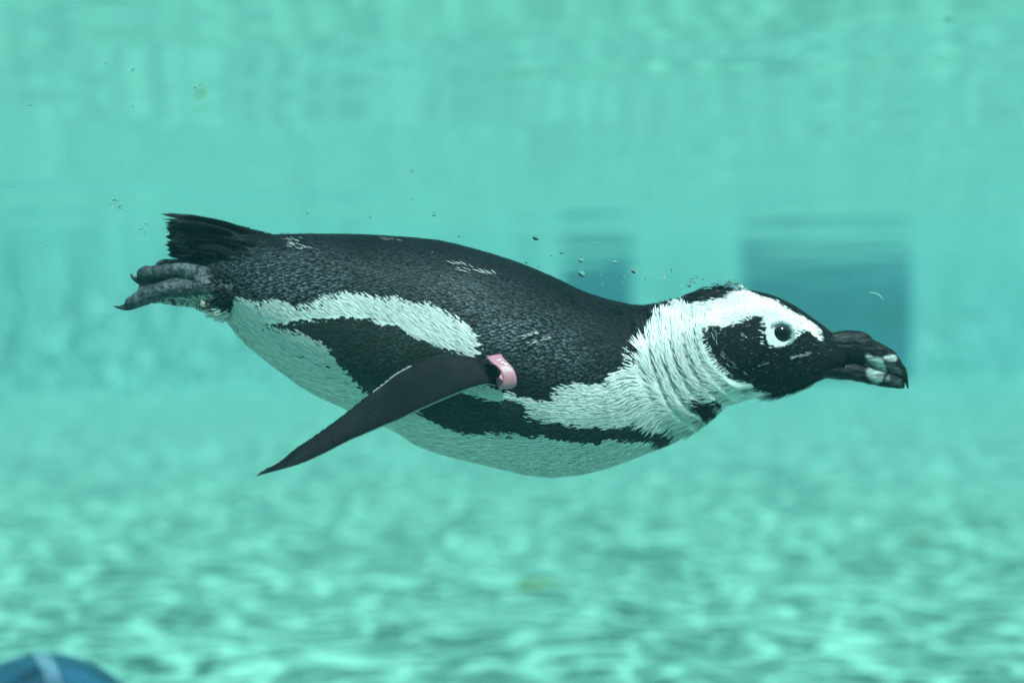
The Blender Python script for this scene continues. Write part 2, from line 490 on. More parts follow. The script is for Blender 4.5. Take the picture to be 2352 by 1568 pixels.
penguin = bpy.data.objects.new('penguin', None)
penguin.location = pos(1150, 1093)
COL.objects.link(penguin)
tag(penguin, 'black and white penguin swimming underwater with its flipper swept back and down', 'penguin')
OFF = np.array(penguin.location)
def plink(name, me, mat, parent=penguin, smooth=True):
    """link a mesh given in world metres under the penguin"""
    o = link(name, me, mat, parent, smooth)
    o.matrix_parent_inverse = Matrix.Translation(-penguin.location)
    return o

C_BLACK = np.array([0.006, 0.0075, 0.009]); C_BAND = np.array([0.020, 0.025, 0.022])
C_WHITE = np.array([0.84, 0.84, 0.82]); C_PALE = np.array([0.42, 0.44, 0.42])
def base_cols(p, jit):
    kind, band = pattern(p, jit)
    c = np.where((kind == 1)[:, None], C_WHITE, C_BLACK)
    c[band] = C_BAND
    c[kind == 2] = C_PALE
    return c, kind, band

NX, NP = 520, 224
xs = np.concatenate([np.linspace(452, 470, 14)[:-1], np.linspace(470, 1935, NX - 13)])
phs = np.linspace(0, 2 * np.pi, NP, endpoint=False)
gx, gp = np.meshgrid(xs, phs, indexing='ij')
P, Nn, _ = body_frame(gx.ravel(), gp.ravel())
nv = len(P)
verts = np.concatenate([P, P[:NP].mean(0, keepdims=True) - [0.002, 0, 0], P[-NP:].mean(0, keepdims=True) + [0.002, 0, 0]])
faces = []
for i in range(NX - 0 - 0 if len(xs) == NX else len(xs)):
    if i + 1 >= len(xs): break
    for j in range(NP):
        a = i * NP + j; b = i * NP + (j + 1) % NP
        faces.append((a, a + NP, b + NP, b))
for j in range(NP):
    faces.append((nv, j, (j + 1) % NP))
    L = (len(xs) - 1) * NP
    faces.append((nv + 1, L + (j + 1) % NP, L + j))
cols, kd_, _ = base_cols(verts, 2.0); cols[kd_ == 2] = C_BLACK * 2
M_BODY = attr_mat('penguin_down', 0.75, 0.08, 0.6, 700, 0.0, 0.25, 500, (1, 1, 3))
plink('body', mesh_np('body', verts, faces, cols), M_BODY)

# ------------------------------------------------------------------ feathers
FV, FF, FC = [], [], []
fcount = 0
T4 = np.array([0.0, 0.42, 0.80]); W4 = np.array([0.60, 1.0, 0.72])
def add_feathers(p, n, d, ln, wd, lift, col, tipcol, curl=0.0, camber=0.22, sink=0.0003):
    """blades: root p (n,3), surface normal n, direction d, length, half width (arrays), tip lift, colour, tip colour"""
    global fcount
    m = len(p)
    if m == 0: return
    d = d - n * np.sum(d * n, 1, keepdims=True); d /= np.linalg.norm(d, axis=1, keepdims=True) + 1e-12
    s_ = np.cross(n, d)
    V = np.zeros((m, 10, 3)); C = np.zeros((m, 10, 3))
    for r in range(3):
        t = T4[r]
        base = p + d * (ln * t)[:, None] + n * (lift * (t ** 1.4) - sink * (1 - t))[:, None] + s_ * (curl * t * t * ln)[:, None] if not np.isscalar(curl) else \
            p + d * (ln * t)[:, None] + n * (lift * (t ** 1.4) - sink * (1 - t))[:, None]
        for c, sg in enumerate((-1, 0, 1)):
            V[:, r * 3 + c] = base + s_ * (sg * wd * W4[r])[:, None] + n * ((camber * wd * W4[r]) * (1 if sg == 0 else 0))[:, None]
            f = (0.0, 0.0, 0.6 if c == 1 else 0.1)[r]
            C[:, r * 3 + c] = col * (1 - f) + tipcol * f
    tip = p + d * ln[:, None] + n * (lift * 0.92)[:, None]
    if not np.isscalar(curl): tip = tip + s_ * (curl * ln)[:, None]
    V[:, 9] = tip; C[:, 9] = tipcol
    o = fcount + np.arange(m)[:, None] * 10
    q = np.array([[0, 1, 4, 3], [1, 2, 5, 4], [3, 4, 7, 6], [4, 5, 8, 7]])
    t3 = np.array([[6, 7, 9, 9], [7, 8, 9, 9]])
    FV.append(V.reshape(-1, 3)); FC.append(C.reshape(-1, 3))
    FF.append((o[:, :, None] + q[None]).reshape(-1, 4)); FF.append((o[:, :, None] + t3[None]).reshape(-1, 4))
    fcount += m * 10

def scatter(x0, x1, dx, dphi, jit):
    """staggered rows over the body between two stations; dx, dphi in metres"""
    ax, ap = [], []
    x = x0; row = 0
    while x < x1:
        t, b, w = float(f_top(x)), float(f_bot(x)), float(f_wid(x))
        hz = (b - t) / 2 * S; wy = w * S
        circ = math.pi * (3 * (hz + wy) - math.sqrt((3 * hz + wy) * (hz + 3 * wy)))
        n = max(8, int(circ / dphi))
        a = (np.arange(n) + 0.5 * (row % 2) + jit * rng.standard_normal(n) * 0.5) / n * 2 * np.pi
        # even arc-length spacing
        aa = np.linspace(0, 2 * np.pi, 400)
        arc = np.concatenate([[0], np.cumsum(np.hypot(np.diff(wy * np.cos(aa)), np.diff(hz * np.sin(aa))))])
        a = np.interp((a % (2 * np.pi)) / (2 * np.pi) * arc[-1], arc, aa)
        ap.append(a); ax.append(x + jit * rng.standard_normal(n) * dx / S)
        sl_ = abs(float(f_top(x + 2) - f_top(x - 2))) / 4 + abs(float(f_bot(x + 2) - f_bot(x - 2))) / 4
        x += dx / S / math.sqrt(1 + (sl_ * 0.8) ** 2); row += 1
    return np.concatenate(ax), np.concatenate(ap)

EYE = (1794.0, 768.0)
def place(ax, ap):
    ax = np.clip(ax, 456, 1931)
    p, n, tx = body_frame(ax, ap)
    return p, n, -tx

def neck_field(p, x, y, d):
    dx_, dy_ = x - HC[0], y - HC[1]
    rr = np.hypot(dx_, dy_); ang = np.degrees(np.arctan2(dy_, -dx_))
    neck = np.clip((rr - 66) / 22, 0, 1) * np.clip((315 - rr) / 60, 0, 1) * np.clip((ang + 45) / 25, 0, 1) * np.clip((128 - ang) / 30, 0, 1)
    rad = np.stack([dx_, 0 * dx_, -dy_], -1) / (rr[:, None] + 1e-6)
    tan = np.stack([dy_, 0 * dx_, dx_], -1) / (rr[:, None] + 1e-6)      # along the folds, up towards the nape
    up = np.clip((70 - ang) / 60, 0, 1)[:, None]
    tan = -tan * (1 - 0.0 * up)
    mixr = np.clip((rr - 205) / 60, 0.10, 1)[:, None]
    nd = rad * mixr + tan * (1 - mixr)
    return d * (1 - neck[:, None]) + nd * neck[:, None], neck

# pass 1: scale-like contour feathers everywhere
ax, ap = scatter(470, 1905, 0.0023, 0.0027, 0.22)
p, n, d = place(ax, ap)
x, y = side_px(p)
keep = np.hypot(x - EYE[0], y - EYE[1]) > 33
p, n, d, x, y = p[keep], n[keep], d[keep], x[keep], y[keep]
cols, kind, band = base_cols(p, 6.0)
m = len(p)
r1, r2, r3 = rng.random(m), rng.random(m), rng.random(m)
head = np.clip((x - 1560) / 60, 0, 1)
isb = (kind == 0)
# feathers of the flank slope down towards the tail's underside less than the back ones
d = d + np.array([0, 0, 1.0]) * (0.10 * vnoise(p, 30.0))[:, None] + 0.07 * rng.standard_normal((m, 3))
d, neck1 = neck_field(p, x, y, d)
flank = (kind == 1) & (x < 1130) & (y < 830)
d[flank] += np.array([0, 0, 0.42])
belly = (kind == 1) & (x < 1560) & ~flank
ln = np.where(isb, 0.0060, 0.0115) * (0.85 + 0.3 * r1) * (1 - 0.45 * head)
wd = np.where(isb, 0.0013, 0.0007) * (0.85 + 0.3 * r2) * (1 - 0.62 * head)
lift = np.where(isb, 0.00045, 0.00025) * (0.6 + 0.8 * r3) * (1 - 0.5 * head)
# pale tips of the back feathers, their highlights painted into the colour: strongest along the middle of the flank and the rump, weak on the spine and nape
rel = (y - f_top(x)) / (f_bot(x) - f_top(x))
strong = np.exp(-((rel - 0.33) / 0.22) ** 2) * np.clip((1470 - x) / 130, 0.06, 1) * (0.65 + 0.5 * vnoise(p + 9, 28.0))
strong = np.clip(strong + 0.35 * np.exp(-((x - 590) / 110) ** 2) * (rel > 0.1), 0, 1) * (1 - head)
strong = np.where(band, 0.12 + 0.30 * np.clip(vnoise(p + 2, 110.0), 0, 1), strong)
tip = cols.copy()
g = (0.006 + 0.30 * strong * (0.25 + 1.1 * r1 * r2 ** 0.5))[:, None]
tip[isb] = (cols + g * np.array([0.80, 1.0, 1.12]))[isb]
isw = kind == 1
v = (0.80 + 0.28 * r1)[:, None]
cols[isw] = (cols * v)[isw]
cols[isw & (r3 > 0.93)] *= np.array([0.72, 0.74, 0.70])
tip[isw] = np.clip(cols * (0.98 + 0.1 * r2[:, None]), 0, 0.86)[isw]
pal = kind == 2
hide = pal & (r3 < 0.6); cols[hide] = C_BLACK; tip[hide] = C_BLACK * 2; pal &= ~hide
lift[pal] = 0.0013; ln[pal] *= 1.0; wd[pal] *= 0.5
cols[pal] *= (0.45 + 0.5 * r1[:, None])[pal]; tip[pal] = (C_WHITE * (0.5 + 0.5 * r2[:, None]))[pal]
add_feathers(p, n, d, ln, wd, lift, cols, tip, camber=0.12)

# pass 2: finer hair-like feathers over the white areas, the ruffled neck and the face
ax, ap = scatter(500, 1905, 0.0021, 0.0016, 0.45)
p, n, d = place(ax, ap)
x, y = side_px(p)
cols, kind, band = base_cols(p, 5.0)
dx_, dy_ = x - HC[0], y - HC[1]
rr = np.hypot(dx_, dy_)
keep = ((kind == 1) | ((kind == 2) & (rng.random(len(x)) < 0.25)) | ((kind == 0) & (x > 1520))) & (np.hypot(x - EYE[0], y - EYE[1]) > 30)
p, n, d, x, y, cols, kind, rr, dx_, dy_ = (a[keep] for a in (p, n, d, x, y, cols, kind, rr, dx_, dy_))
m = len(p); r1, r2, r3 = rng.random(m), rng.random(m), rng.random(m)
d = d + 0.09 * rng.standard_normal((m, 3))
fl = (x < 1130) & (y < 830)
d[fl] += np.array([0, 0, 0.42])
d, neck = neck_field(p, x, y, d)
d += 0.10 * neck[:, None] * rng.standard_normal((m, 3))
hd = np.clip((x - 1600) / 60, 0, 1) * (1 - neck)
ln = (0.0085 + 0.004 * r1) * (1 - 0.5 * hd) * (1 + 0.1 * neck)
wd = (0.0003 + 0.00028 * r2)
lift = (0.0004 + 0.0005 * r3) * (1 + 1.2 * neck * (r1 > 0.6)) * (1 - 0.45 * hd)
isw = kind == 1
cols[isw] *= (0.78 + 0.3 * r1)[isw][:, None]
cols = np.where(isw[:, None] & (r3 > 0.95)[:, None], cols * 0.6, cols)
tip = np.clip(cols * 1.05, 0, 0.86)
isb = kind == 0
tip[isb] = C_BLACK + (0.05 * (r2 > 0.6) + 0.22 * (r2 > 0.95))[isb][:, None]
add_feathers(p, n, d, ln, wd, lift, cols, tip)

def surf_phi(px, py):
    t, b = f_top(px), f_bot(px)
    return np.arcsin(np.clip(((t + b) / 2 - py) / ((b - t) / 2), -0.995, 0.995))
for (xa, ya), (xb, yb), hs, cnt, lp, lf in STREAKS:
    t = rng.random(cnt); w_ = rng.normal(0, 0.5, cnt) * hs * (1 - 0.5 * np.abs(2 * t - 1))
    px = xa + (xb - xa) * t; py = ya + (yb - ya) * t + w_
    # perspective: the near side of the body shows a little larger than its mid plane
    for it in range(2):
        q_ = body_point(px, surf_phi(px, py)); k_ = CAM_D / (CAM_D + q_[:, 1]) / S
        px = px - (1176 + q_[:, 0] * k_ - (xa + (xb - xa) * t)); py = py - (784 - q_[:, 2] * k_ - (ya + (yb - ya) * t + w_))
    p, n, tx_ = body_frame(px, surf_phi(px, py))
    dv = np.array([(xb - xa), 0, -(yb - ya)], float); dv /= np.linalg.norm(dv)
    u = rng.random(cnt)
    cc = C_WHITE * (0.2 + 0.7 * u[:, None] ** 1.5); cc[rng.random(cnt) < 0.2] = C_BLACK
    add_feathers(p, n, np.tile(dv, (cnt, 1)) + 0.12 * rng.standard_normal((cnt, 3)), lp * S * rng.uniform(.6, 1.2, cnt), rng.uniform(.00025, .0006, cnt), lf * S * rng.uniform(.5, 1.2, cnt) + .0003, cc * 0.7, cc)

# chin tuft and loose tips on the throat edge
m = 260
ax = rng.uniform(1768, 1880, m); ap = rng.uniform(-np.pi * 0.62, -np.pi * 0.38, m)
p, n, d = place(ax, ap)
add_feathers(p, n, d + n * 0.1, rng.uniform(.006, .011, m), rng.uniform(.0004, .0009, m), rng.uniform(.0008, .0035, m), np.tile(C_BLACK, (m, 1)), np.tile(C_BLACK * 3, (m, 1)))

M_FEATHER = attr_mat('penguin_feathers', 0.55, 0.14, 0.0, 900, 0.0, 0.12, 1400, (1, 1, 4), trans=0.06)
def feathers_mesh(name, FV, FF, FC):
    V = np.concatenate(FV); C = np.concatenate(FC); F = np.concatenate(FF)
    tri = F[:, 2] == F[:, 3]
    q, t = F[~tri], F[tri][:, :3]
    me = bpy.data.meshes.new(name)
    me.vertices.add(len(V)); me.vertices.foreach_set('co', V.astype(np.float32).ravel())
    nl = len(q) * 4 + len(t) * 3
    me.loops.add(nl); me.loops.foreach_set('vertex_index', np.concatenate([q.ravel(), t.ravel()]).astype(np.int32))
    me.polygons.add(len(q) + len(t))
    me.polygons.foreach_set('loop_start', np.concatenate([np.arange(len(q)) * 4, len(q) * 4 + np.arange(len(t)) * 3]).astype(np.int32))
    me.update(calc_edges=True); me.validate()
    set_cols(me, C)
    return me
pl = plink('plumage', feathers_mesh('plumage', FV, FF, FC), M_FEATHER)
tag(pl, 'short overlapping feathers, black with pale tips and white', None, None, 'stuff')
print('feathers', fcount // 10)

# ------------------------------------------------------------------ loft helper for bill, tail core
def loft(name, st, nphi, colf, mat, parent=penguin, yoff=0.0, e=0.9, sub=14, jitter=0.0):
    """st rows: (px, top, bottom, halfwidth)"""
    st = np.array(st, float)
    X = np.concatenate([np.linspace(st[i, 0], st[i + 1, 0], sub, endpoint=False) for i in range(len(st) - 1)] + [[st[-1, 0]]])
    t, b, w = (pchip(st[:, 0], st[:, i], X) for i in (1, 2, 3))
    ph = np.linspace(0, 2 * np.pi, nphi, endpoint=False)
    V = []
    for i in range(len(X)):
        c, s_ = np.cos(ph), np.sin(ph)
        V.append(np.stack([np.full(nphi, (X[i] - 1176) * S), -w[i] * S * np.sign(c) * np.abs(c) ** e + yoff, (784 - ((t[i] + b[i]) / 2 - (b[i] - t[i]) / 2 * s_)) * S], -1))
    V = np.concatenate(V)
    if jitter:
        V = V + jitter * np.stack([0 * V[:, 0], vnoise(V, 190.0), vnoise(V + 4, 230.0)], -1)
        V[:, 1] += 1.6 * jitter * np.sign(V[:, 1]) * vnoise(V * np.array([0.22, 0.6, 1.0]) + 3, 480.0)
    nv = len(V)
    V = np.concatenate([V, V[:nphi].mean(0, keepdims=True), V[-nphi:].mean(0, keepdims=True)])
    F = []
    for i in range(len(X) - 1):
        for j in range(nphi):
            a, bq = i * nphi + j, i * nphi + (j + 1) % nphi
            F.append((a, a + nphi, bq + nphi, bq))
    for j in range(nphi):
        F.append((nv, j, (j + 1) % nphi)); F.append((nv + 1, nv - nphi + (j + 1) % nphi, nv - nphi + j))
    return plink(name, mesh_np(name, V, F, colf(V)), mat, parent)

# ------------------------------------------------------------------ bill
BILL_PALE = [[(1986, 816), (1996, 812), (2006, 819), (2022, 820), (2030, 828), (2034, 845), (2038, 856), (2020, 852), (2004, 838), (1992, 828)],
             [(1984, 836), (1996, 838), (2012, 848), (2032, 857), (2030, 860), (2010, 854), (1996, 846)],
             [(1993, 847), (2010, 853), (2024, 860), (2026, 872), (2018, 882), (2004, 880), (1994, 870), (1990, 862)],
             [(2026, 858), (2030, 862), (2028, 876), (2024, 874)], [(2040, 862), (2043, 863), (2040, 878), (2036, 876)]]
BILL_WHITE = [[(2028, 822), (2040, 814), (2054, 816), (2060, 824), (2056, 832), (2042, 828)]]
BILL_GLOSS = [[(2034, 828), (2056, 836), (2070, 850), (2074, 862), (2050, 856), (2040, 846)], [(2046, 868), (2070, 872), (2072, 886), (2044, 884)]]  # grey gloss of the dark tip, painted in as colour
def bill_cols(V):
    x0, y0 = side_px(V)
    x0 = x0 + 3.0 * vnoise(V, 300.0); y0 = y0 + 2.0 * vnoise(V + 2, 320.0)
    acc = 0
    for k in range(14):
        x = x0 + 4.5 * math.cos(k * 2.4) * math.sqrt(k / 14); y = y0 + 3.5 * math.sin(k * 2.4) * math.sqrt(k / 14)
        c = np.tile(np.array([0.006, 0.007, 0.008]), (len(V), 1))
        for b in BILL_PALE: c[inside(b, x, y)] = (0.30, 0.35, 0.34)
        for b in BILL_GLOSS: c[inside(b, x, y)] = (0.055, 0.07, 0.075)
        for b in BILL_WHITE: c[inside(b, x, y)] = (0.62, 0.68, 0.66)
        acc = acc + c / 14
    streak = vnoise(V * np.array([0.25, 1, 1.6]), 700.0)
    acc *= (1 + 0.7 * np.clip(streak, -1, 1))[:, None]
    acc[streak > 0.6] += np.array([0.022, 0.024, 0.022])
    acc *= (1 + 0.35 * vnoise(V * np.array([0.5, 1, 1]) + 8, 420.0))[:, None]
    return acc
M_BILL = attr_mat('horny_bill', 0.5, 0.16, 1.0, 320, 0.0, 0.45, 260, (0.35, 1, 1.5), 0.0)
loft('upper_mandible', [(1882, 752, 822, 44), (1900, 760, 829, 38), (1914, 763, 833, 34), (1932, 759.5, 834, 31), (1950, 758.5, 835, 28.5), (1964, 759.5, 837, 27), (1980, 761, 840, 25.5),
                        (1993, 767, 843, 24), (2006, 779, 847, 22.5), (2020, 787, 852, 21), (2036, 795, 857, 18.5), (2054, 806, 863, 15), (2066, 822, 868, 12), (2074, 836, 872, 9),
                        (2079, 843, 879, 7), (2082.5, 851, 889, 5), (2085, 866, 893, 3), (2086.5, 884, 893, 1)], 112, bill_cols, M_BILL, sub=16, jitter=0.00035)
loft('lower_mandible', [(1880, 818, 872, 40), (1900, 824, 869, 34), (1933, 831, 872, 28), (1955, 832, 874, 25), (1972, 835, 876.5, 22), (2006, 844, 884, 18), (2045, 858, 890, 13),
                        (2065, 865, 892, 9), (2075, 870, 892, 5), (2077.5, 876, 890, 3)], 96, bill_cols, M_BILL, sub=24, jitter=0.0003)

# ------------------------------------------------------------------ eyes
def surf_y(px, py):
    a = np.linspace(-np.pi / 2, np.pi / 2, 400)
    q, _, _ = body_frame(np.full(400, px), a)
    i = np.argmin(np.abs((784 - q[:, 2] / S) - py))
    return q[i, 1]
def ellips(name, c, rad, mat, parent, rot=None, seg=32, colf=None):
    bm = bmesh.new()
    bmesh.ops.create_uvsphere(bm, u_segments=seg, v_segments=seg // 2, radius=1.0)
    M4 = Matrix.Translation(c) @ (rot or Matrix.Identity(4)) @ Matrix.Diagonal((*rad, 1))
    bmesh.ops.transform(bm, matrix=M4, verts=bm.verts)
    me = bpy.data.meshes.new(name); bm.to_mesh(me); bm.free()
    if colf is not None:
        co = np.array([v.co[:] for v in me.vertices]); set_cols(me, colf(co))
    return plink(name, me, mat, parent)
M_EYE = attr_mat('wet_eye', 0.1, 0.35, 0.0, 1, 0, 0.0, 1, (1, 1, 1), 0.1)
M_LID = attr_mat('eyelid_skin', 0.55, 0.4, 0.8, 900, 0, 0.25, 700)
ey = surf_y(*EYE)
for sg in (1, -1):
    ye = (ey + 0.0035)
    q = pos(EYE[0], EYE[1], ey) ; cx, cz = q.x, q.z
    c = Vector((cx, sg * ye, cz))
    r = 25.5 * S
    def eyecol(V, c=c, sg=sg):
        dd = np.hypot(V[:, 0] - c.x - 1.0 * S, V[:, 2] - c.z)
        out = np.tile(np.array([0.05, 0.06, 0.07]), (len(V), 1))
        out[dd < 17.0 * S] = (0.004, 0.004, 0.005)
        out[(dd > 17.0 * S)] = (0.035, 0.032, 0.032)
        out[(dd > 20.0 * S)] = (0.16, 0.19, 0.22)
        return out
    eo = ellips('eye', c, (r, r * 0.85, r), M_EYE, penguin, None, 64, eyecol)
    # eyelid: bumpy pale ring
    NM, Nm = 64, 14
    V, F = [], []
    for i in range(NM):
        a = 2 * math.pi * i / NM
        R0 = 27.0 * S * (1 + 0.03 * math.sin(a * 9) + 0.02 * math.sin(a * 17 + 1)); r0 = 5.2 * S * (1 + 0.12 * math.sin(a * 23))
        for j in range(Nm):
            b = 2 * math.pi * j / Nm
            rr0 = R0 + r0 * math.cos(b)
            V.append((c.x + rr0 * math.cos(a), sg * (ye - 0.0038 - 0.8 * r0 * math.sin(b) - 0.0), c.z + rr0 * math.sin(a)))
            F.append((i * Nm + j, ((i + 1) % NM) * Nm + j, ((i + 1) % NM) * Nm + (j + 1) % Nm, i * Nm + (j + 1) % Nm))
    me = mesh_np('eyelid', V, F, np.tile(np.array([0.40, 0.43, 0.45]), (len(V), 1)))
    lo_ = link('eyelid', me, M_LID, eo); lo_.matrix_parent_inverse = Matrix.Translation(-penguin.location) if False else Matrix.Identity(4)

# ------------------------------------------------------------------ flippers
FU = [(1205, 826), (1160, 826), (1113, 826), (1088, 820), (1040, 813), (1009, 816), (971, 825), (939, 841), (910, 857), (880, 881), (853, 901), (809, 936), (764, 971), (723, 1000), (682, 1028), (641, 1062), (612, 1078), (588, 1092)]
FL = [(1205, 888), (1165, 888), (1139, 886), (1120, 883), (1088, 890), (1056, 902), (1009, 922), (961, 943), (913, 966), (882, 978), (850, 992), (802, 1012), (755, 1036), (707, 1058), (680, 1068), (656, 1075), (622, 1084), (589, 1093)]
def flipper_mesh(name, world=True):
    NT_, NSs = 150, 26
    tu = np.linspace(0, 1, len(FU)); tt = np.linspace(0, 1, NT_)
    U = np.stack([pchip(tu, [q[i] for q in FU], tt) for i in (0, 1)], -1)
    Lw = np.stack([pchip(tu, [q[i] for q in FL], tt) for i in (0, 1)], -1)
    yc = pchip([0, 0.1, 0.25, 0.5, 0.75, 1.0], [-0.052, -0.082, -0.092, -0.108, -0.122, -0.132], tt)
    ss = np.linspace(0, 1, NSs)
    V, C = [], []
    for side in (-1, 1):
        for i in range(NT_):
            for s_ in ss:
                w = U[i] * (1 - s_) + Lw[i] * s_
                th = (0.0036 * (1 - tt[i]) + 0.0009) * (np.sin(np.pi * min(max(s_, 0), 1) ** 0.8) ** 0.4 if 0 < s_ < 1 else 0)
                y = yc[i] + side * th - 0.006 * (s_ - 0.5)
                q = pos(w[0] + 1.2 * math.sin(i * 2.1) * (s_ == 0) * (i > 50), w[1] + 0.9 * math.sin(i * 1.7) * (s_ == 0) * (i > 50), y)
                V.append(q)
                edge = (s_ > 0.965 and 0.12 < tt[i] < 0.80) or (s_ < 0.035 and 0.40 < tt[i] < 0.58)
                C.append((0.55, 0.58, 0.55) if edge else (0.006, 0.0075, 0.0095) if side < 0 else (0.35, 0.36, 0.35) if 0.25 < s_ < 0.8 else (0.03, 0.03, 0.03))
    F = []
    half = NT_ * NSs
    for sd in (0, 1):
        for i in range(NT_ - 1):
            for j in range(NSs - 1):
                a = sd * half + i * NSs + j
                F.append((a, a + 1, a + NSs + 1, a + NSs) if sd == 0 else (a, a + NSs, a + NSs + 1, a + 1))
    me = mesh_np(name, V, F, np.array(C))
    bm = bmesh.new(); bm.from_mesh(me); bmesh.ops.remove_doubles(bm, verts=bm.verts, dist=1e-5); bmesh.ops.recalc_face_normals(bm, faces=bm.faces)
    bm.to_mesh(me); bm.free()
    return me
M_FLIP = attr_mat('flipper_scales', 0.55, 0.1, 0.5, 1100, 0, 0.3, 600, (0.6, 1, 1.0))
fm = flipper_mesh('flipper')
fo_ = plink('flipper', fm, M_FLIP)
FV, FF, FC = [], [], []; fcount = 0
pa = [q_ for q_ in fm.polygons if q_.normal.y < -0.5]
pa = [pa[i] for i in rng.choice(len(pa), min(3400, len(pa)), replace=False)]
cp = np.array([q_.center[:] for q_ in pa]); nn_ = np.array([q_.normal[:] for q_ in pa]); m = len(cp)
dd = np.tile(np.array([-0.85, -0.05, -0.52]), (m, 1)) + 0.08 * rng.standard_normal((m, 3))
bc = np.tile(C_BLACK, (m, 1)) * rng.uniform(0.6, 1.3, (m, 1)); tc_ = bc + (0.02 * rng.random(m) ** 3)[:, None] * np.array([0.85, 1, 1.1])
add_feathers(cp, nn_, dd, rng.uniform(.0022, .0036, m), rng.uniform(.0005, .0009, m), rng.uniform(.00015, .0004, m), bc, tc_, sink=0.0001)
ff_ = plink('flipper_feathers', feathers_mesh('flipper_feathers', FV, FF, FC), M_FEATHER, fo_); ff_.matrix_parent_inverse = Matrix.Identity(4); ff_['kind'] = 'stuff'
# the far flipper: the same shape, held straight out on the far side
far = bpy.data.objects.new('flipper', fm.copy())
COL.objects.link(far); far.parent = penguin
root = pos(1190, 850, -0.06)
M_ = (Matrix.Translation(Vector((root.x, 0.06, root.z))) @ Matrix.Rotation(R(-40), 4, 'Z') @ Matrix.Rotation(R(46), 4, 'Y') @ Matrix.Diagonal((1, -1, 1, 1)) @ Matrix.Translation(-root))
far.data.transform(M_); far.data.flip_normals()
far.matrix_parent_inverse = Matrix.Translation(-penguin.location)

# ------------------------------------------------------------------ tail
def tail_cols(V): return np.tile(C_BLACK, (len(V), 1))
tail = loft('tail', [(428, 530, 580, 4), (450, 520, 594, 14), (480, 514, 610, 28), (540, 518, 640, 52), (600, 532, 670, 78), (660, 548, 690, 96)], 48, tail_cols, M_BODY, sub=10)
M_QUILL = attr_mat('stiff_tail_feathers', 0.55, 0.10, 0.5, 700, 0, 0.3, 500, (0.2, 1, 2))
tips = [(369, 492, 0.0), (385, 497, 0.006), (436, 499, -0.012), (374, 503, -0.004), (377, 511, 0.008), (386, 524, -0.008), (384, 533, 0.004), (394, 541, -0.012), (401, 549, 0.0), (383, 554, -0.006),
        (408, 560, -0.014), (391, 567, 0.006), (398, 575, -0.01), (386, 584, 0.0), (409, 588, -0.012), (413, 595, -0.006)]
for i in range(14):
    ty0 = 496 + 96 * (i + 0.5) / 14
    tips.append((np.interp(ty0, [492, 520, 550, 595], [372, 380, 398, 408]) + random.uniform(18, 50), ty0, random.uniform(-.02, .014)))
for i, (tx_, ty_, yy) in enumerate(tips):
    f = (ty_ - 492) / 103.0
    if i > 4: tx_ += random.uniform(-8, 16)
    rx, ry = 600 - 60 * f, 545 + 65 * f + random.uniform(-10, 10)
    a = np.array(pos(rx, ry, yy * 1.5 - 0.012 * math.sin(math.pi * f))); b = np.array(pos(tx_, ty_, yy - 0.006))
    V, F = [], []
    K = 10
    dirv = (b - a) / np.linalg.norm(b - a)
    up = np.cross([0, 1, 0], dirv); up /= np.linalg.norm(up)
    tl = R(20 + 55 * math.sin(i * 2.3))
    sd = up * math.cos(tl) + np.array([0, 1, 0]) * math.sin(tl)
    nm = np.cross(dirv, sd)
    for k in range(K + 1):
        t = k / K
        wdt = (0.0024 + 0.0012 * ((i * 37) % 10) / 10) * (1 - 0.25 * t) * min(1.0, 0.03 + 2.6 * t) * (1 if t < 0.86 else max(0.04, 1 - ((t - 0.86) / 0.14) ** 1.6))
        cpt = a + (b - a) * t + up * 0.003 * math.sin(math.pi * t)
        for c_, (u, h) in enumerate(((-1, 0), (0, 0.0007), (1, 0), (0, -0.0005))):
            fray = 1 + (0.25 * math.sin(k * 9.1 + i * 3) if abs(u) and t > 0.6 else 0)
            V.append(cpt + sd * u * wdt * fray + nm * h * (1 - 0.8 * t))
    for k in range(K):
        for c_ in range(4):
            F.append((k * 4 + c_, k * 4 + (c_ + 1) % 4, k * 4 + 4 + (c_ + 1) % 4, k * 4 + 4 + c_))
    F.append((K * 4, K * 4 + 1, K * 4 + 2, K * 4 + 3))
    cc = np.tile(C_BLACK * 1.2, (len(V), 1))
    if i == 1: cc[12:20] = (0.5, 0.52, 0.54)
    o = link('tail_feather', mesh_np('tail_feather', V, F, cc), M_QUILL, tail, smooth=False)
# coverts that close the root of the tail
FV, FF, FC = [], [], []; fcount = 0
m = 3000
xx = rng.uniform(425, 655, m); fr_ = rng.uniform(0, 1, m)
ytop = np.interp(xx, [400, 440, 547, 645, 660], [503, 500, 515, 540, 543]); ybot = np.interp(xx, [400, 440, 474, 560, 660], [590, 598, 612, 625, 625])
yy_ = ytop + (ybot - ytop) * fr_
wt = np.interp(xx, [400, 430, 480, 540, 600, 660], [7, 15, 32, 54, 80, 100]) * np.sqrt(np.clip(1 - (2 * fr_ - 1) ** 2, 0.02, 1))
sgn = np.where(rng.random(m) < 0.7, -1, 1)
p = np.stack([(xx - 1176) * S, sgn * (wt + 1.5) * S, (784 - yy_) * S], -1)
nrm = np.stack([-0.2 + 0 * xx, sgn * np.sqrt(np.clip(1 - (2 * fr_ - 1) ** 2, 0.05, 1)), 1 - 2 * fr_], -1); nrm /= np.linalg.norm(nrm, axis=1, keepdims=True)
dd = np.stack([-np.ones(m), 0 * xx, 0.22 - 0.35 * fr_], -1) + 0.06 * rng.standard_normal((m, 3))
base = np.tile(C_BLACK, (m, 1)); tp = base + (0.10 * (rng.random(m) > 0.55) * rng.random(m))[:, None] * np.array([0.9, 1, 1.05])
add_feathers(p, nrm, dd, rng.uniform(0.010, 0.016, m), rng.uniform(0.0012, 0.0020, m), rng.uniform(0.0005, 0.0016, m), base, tp)
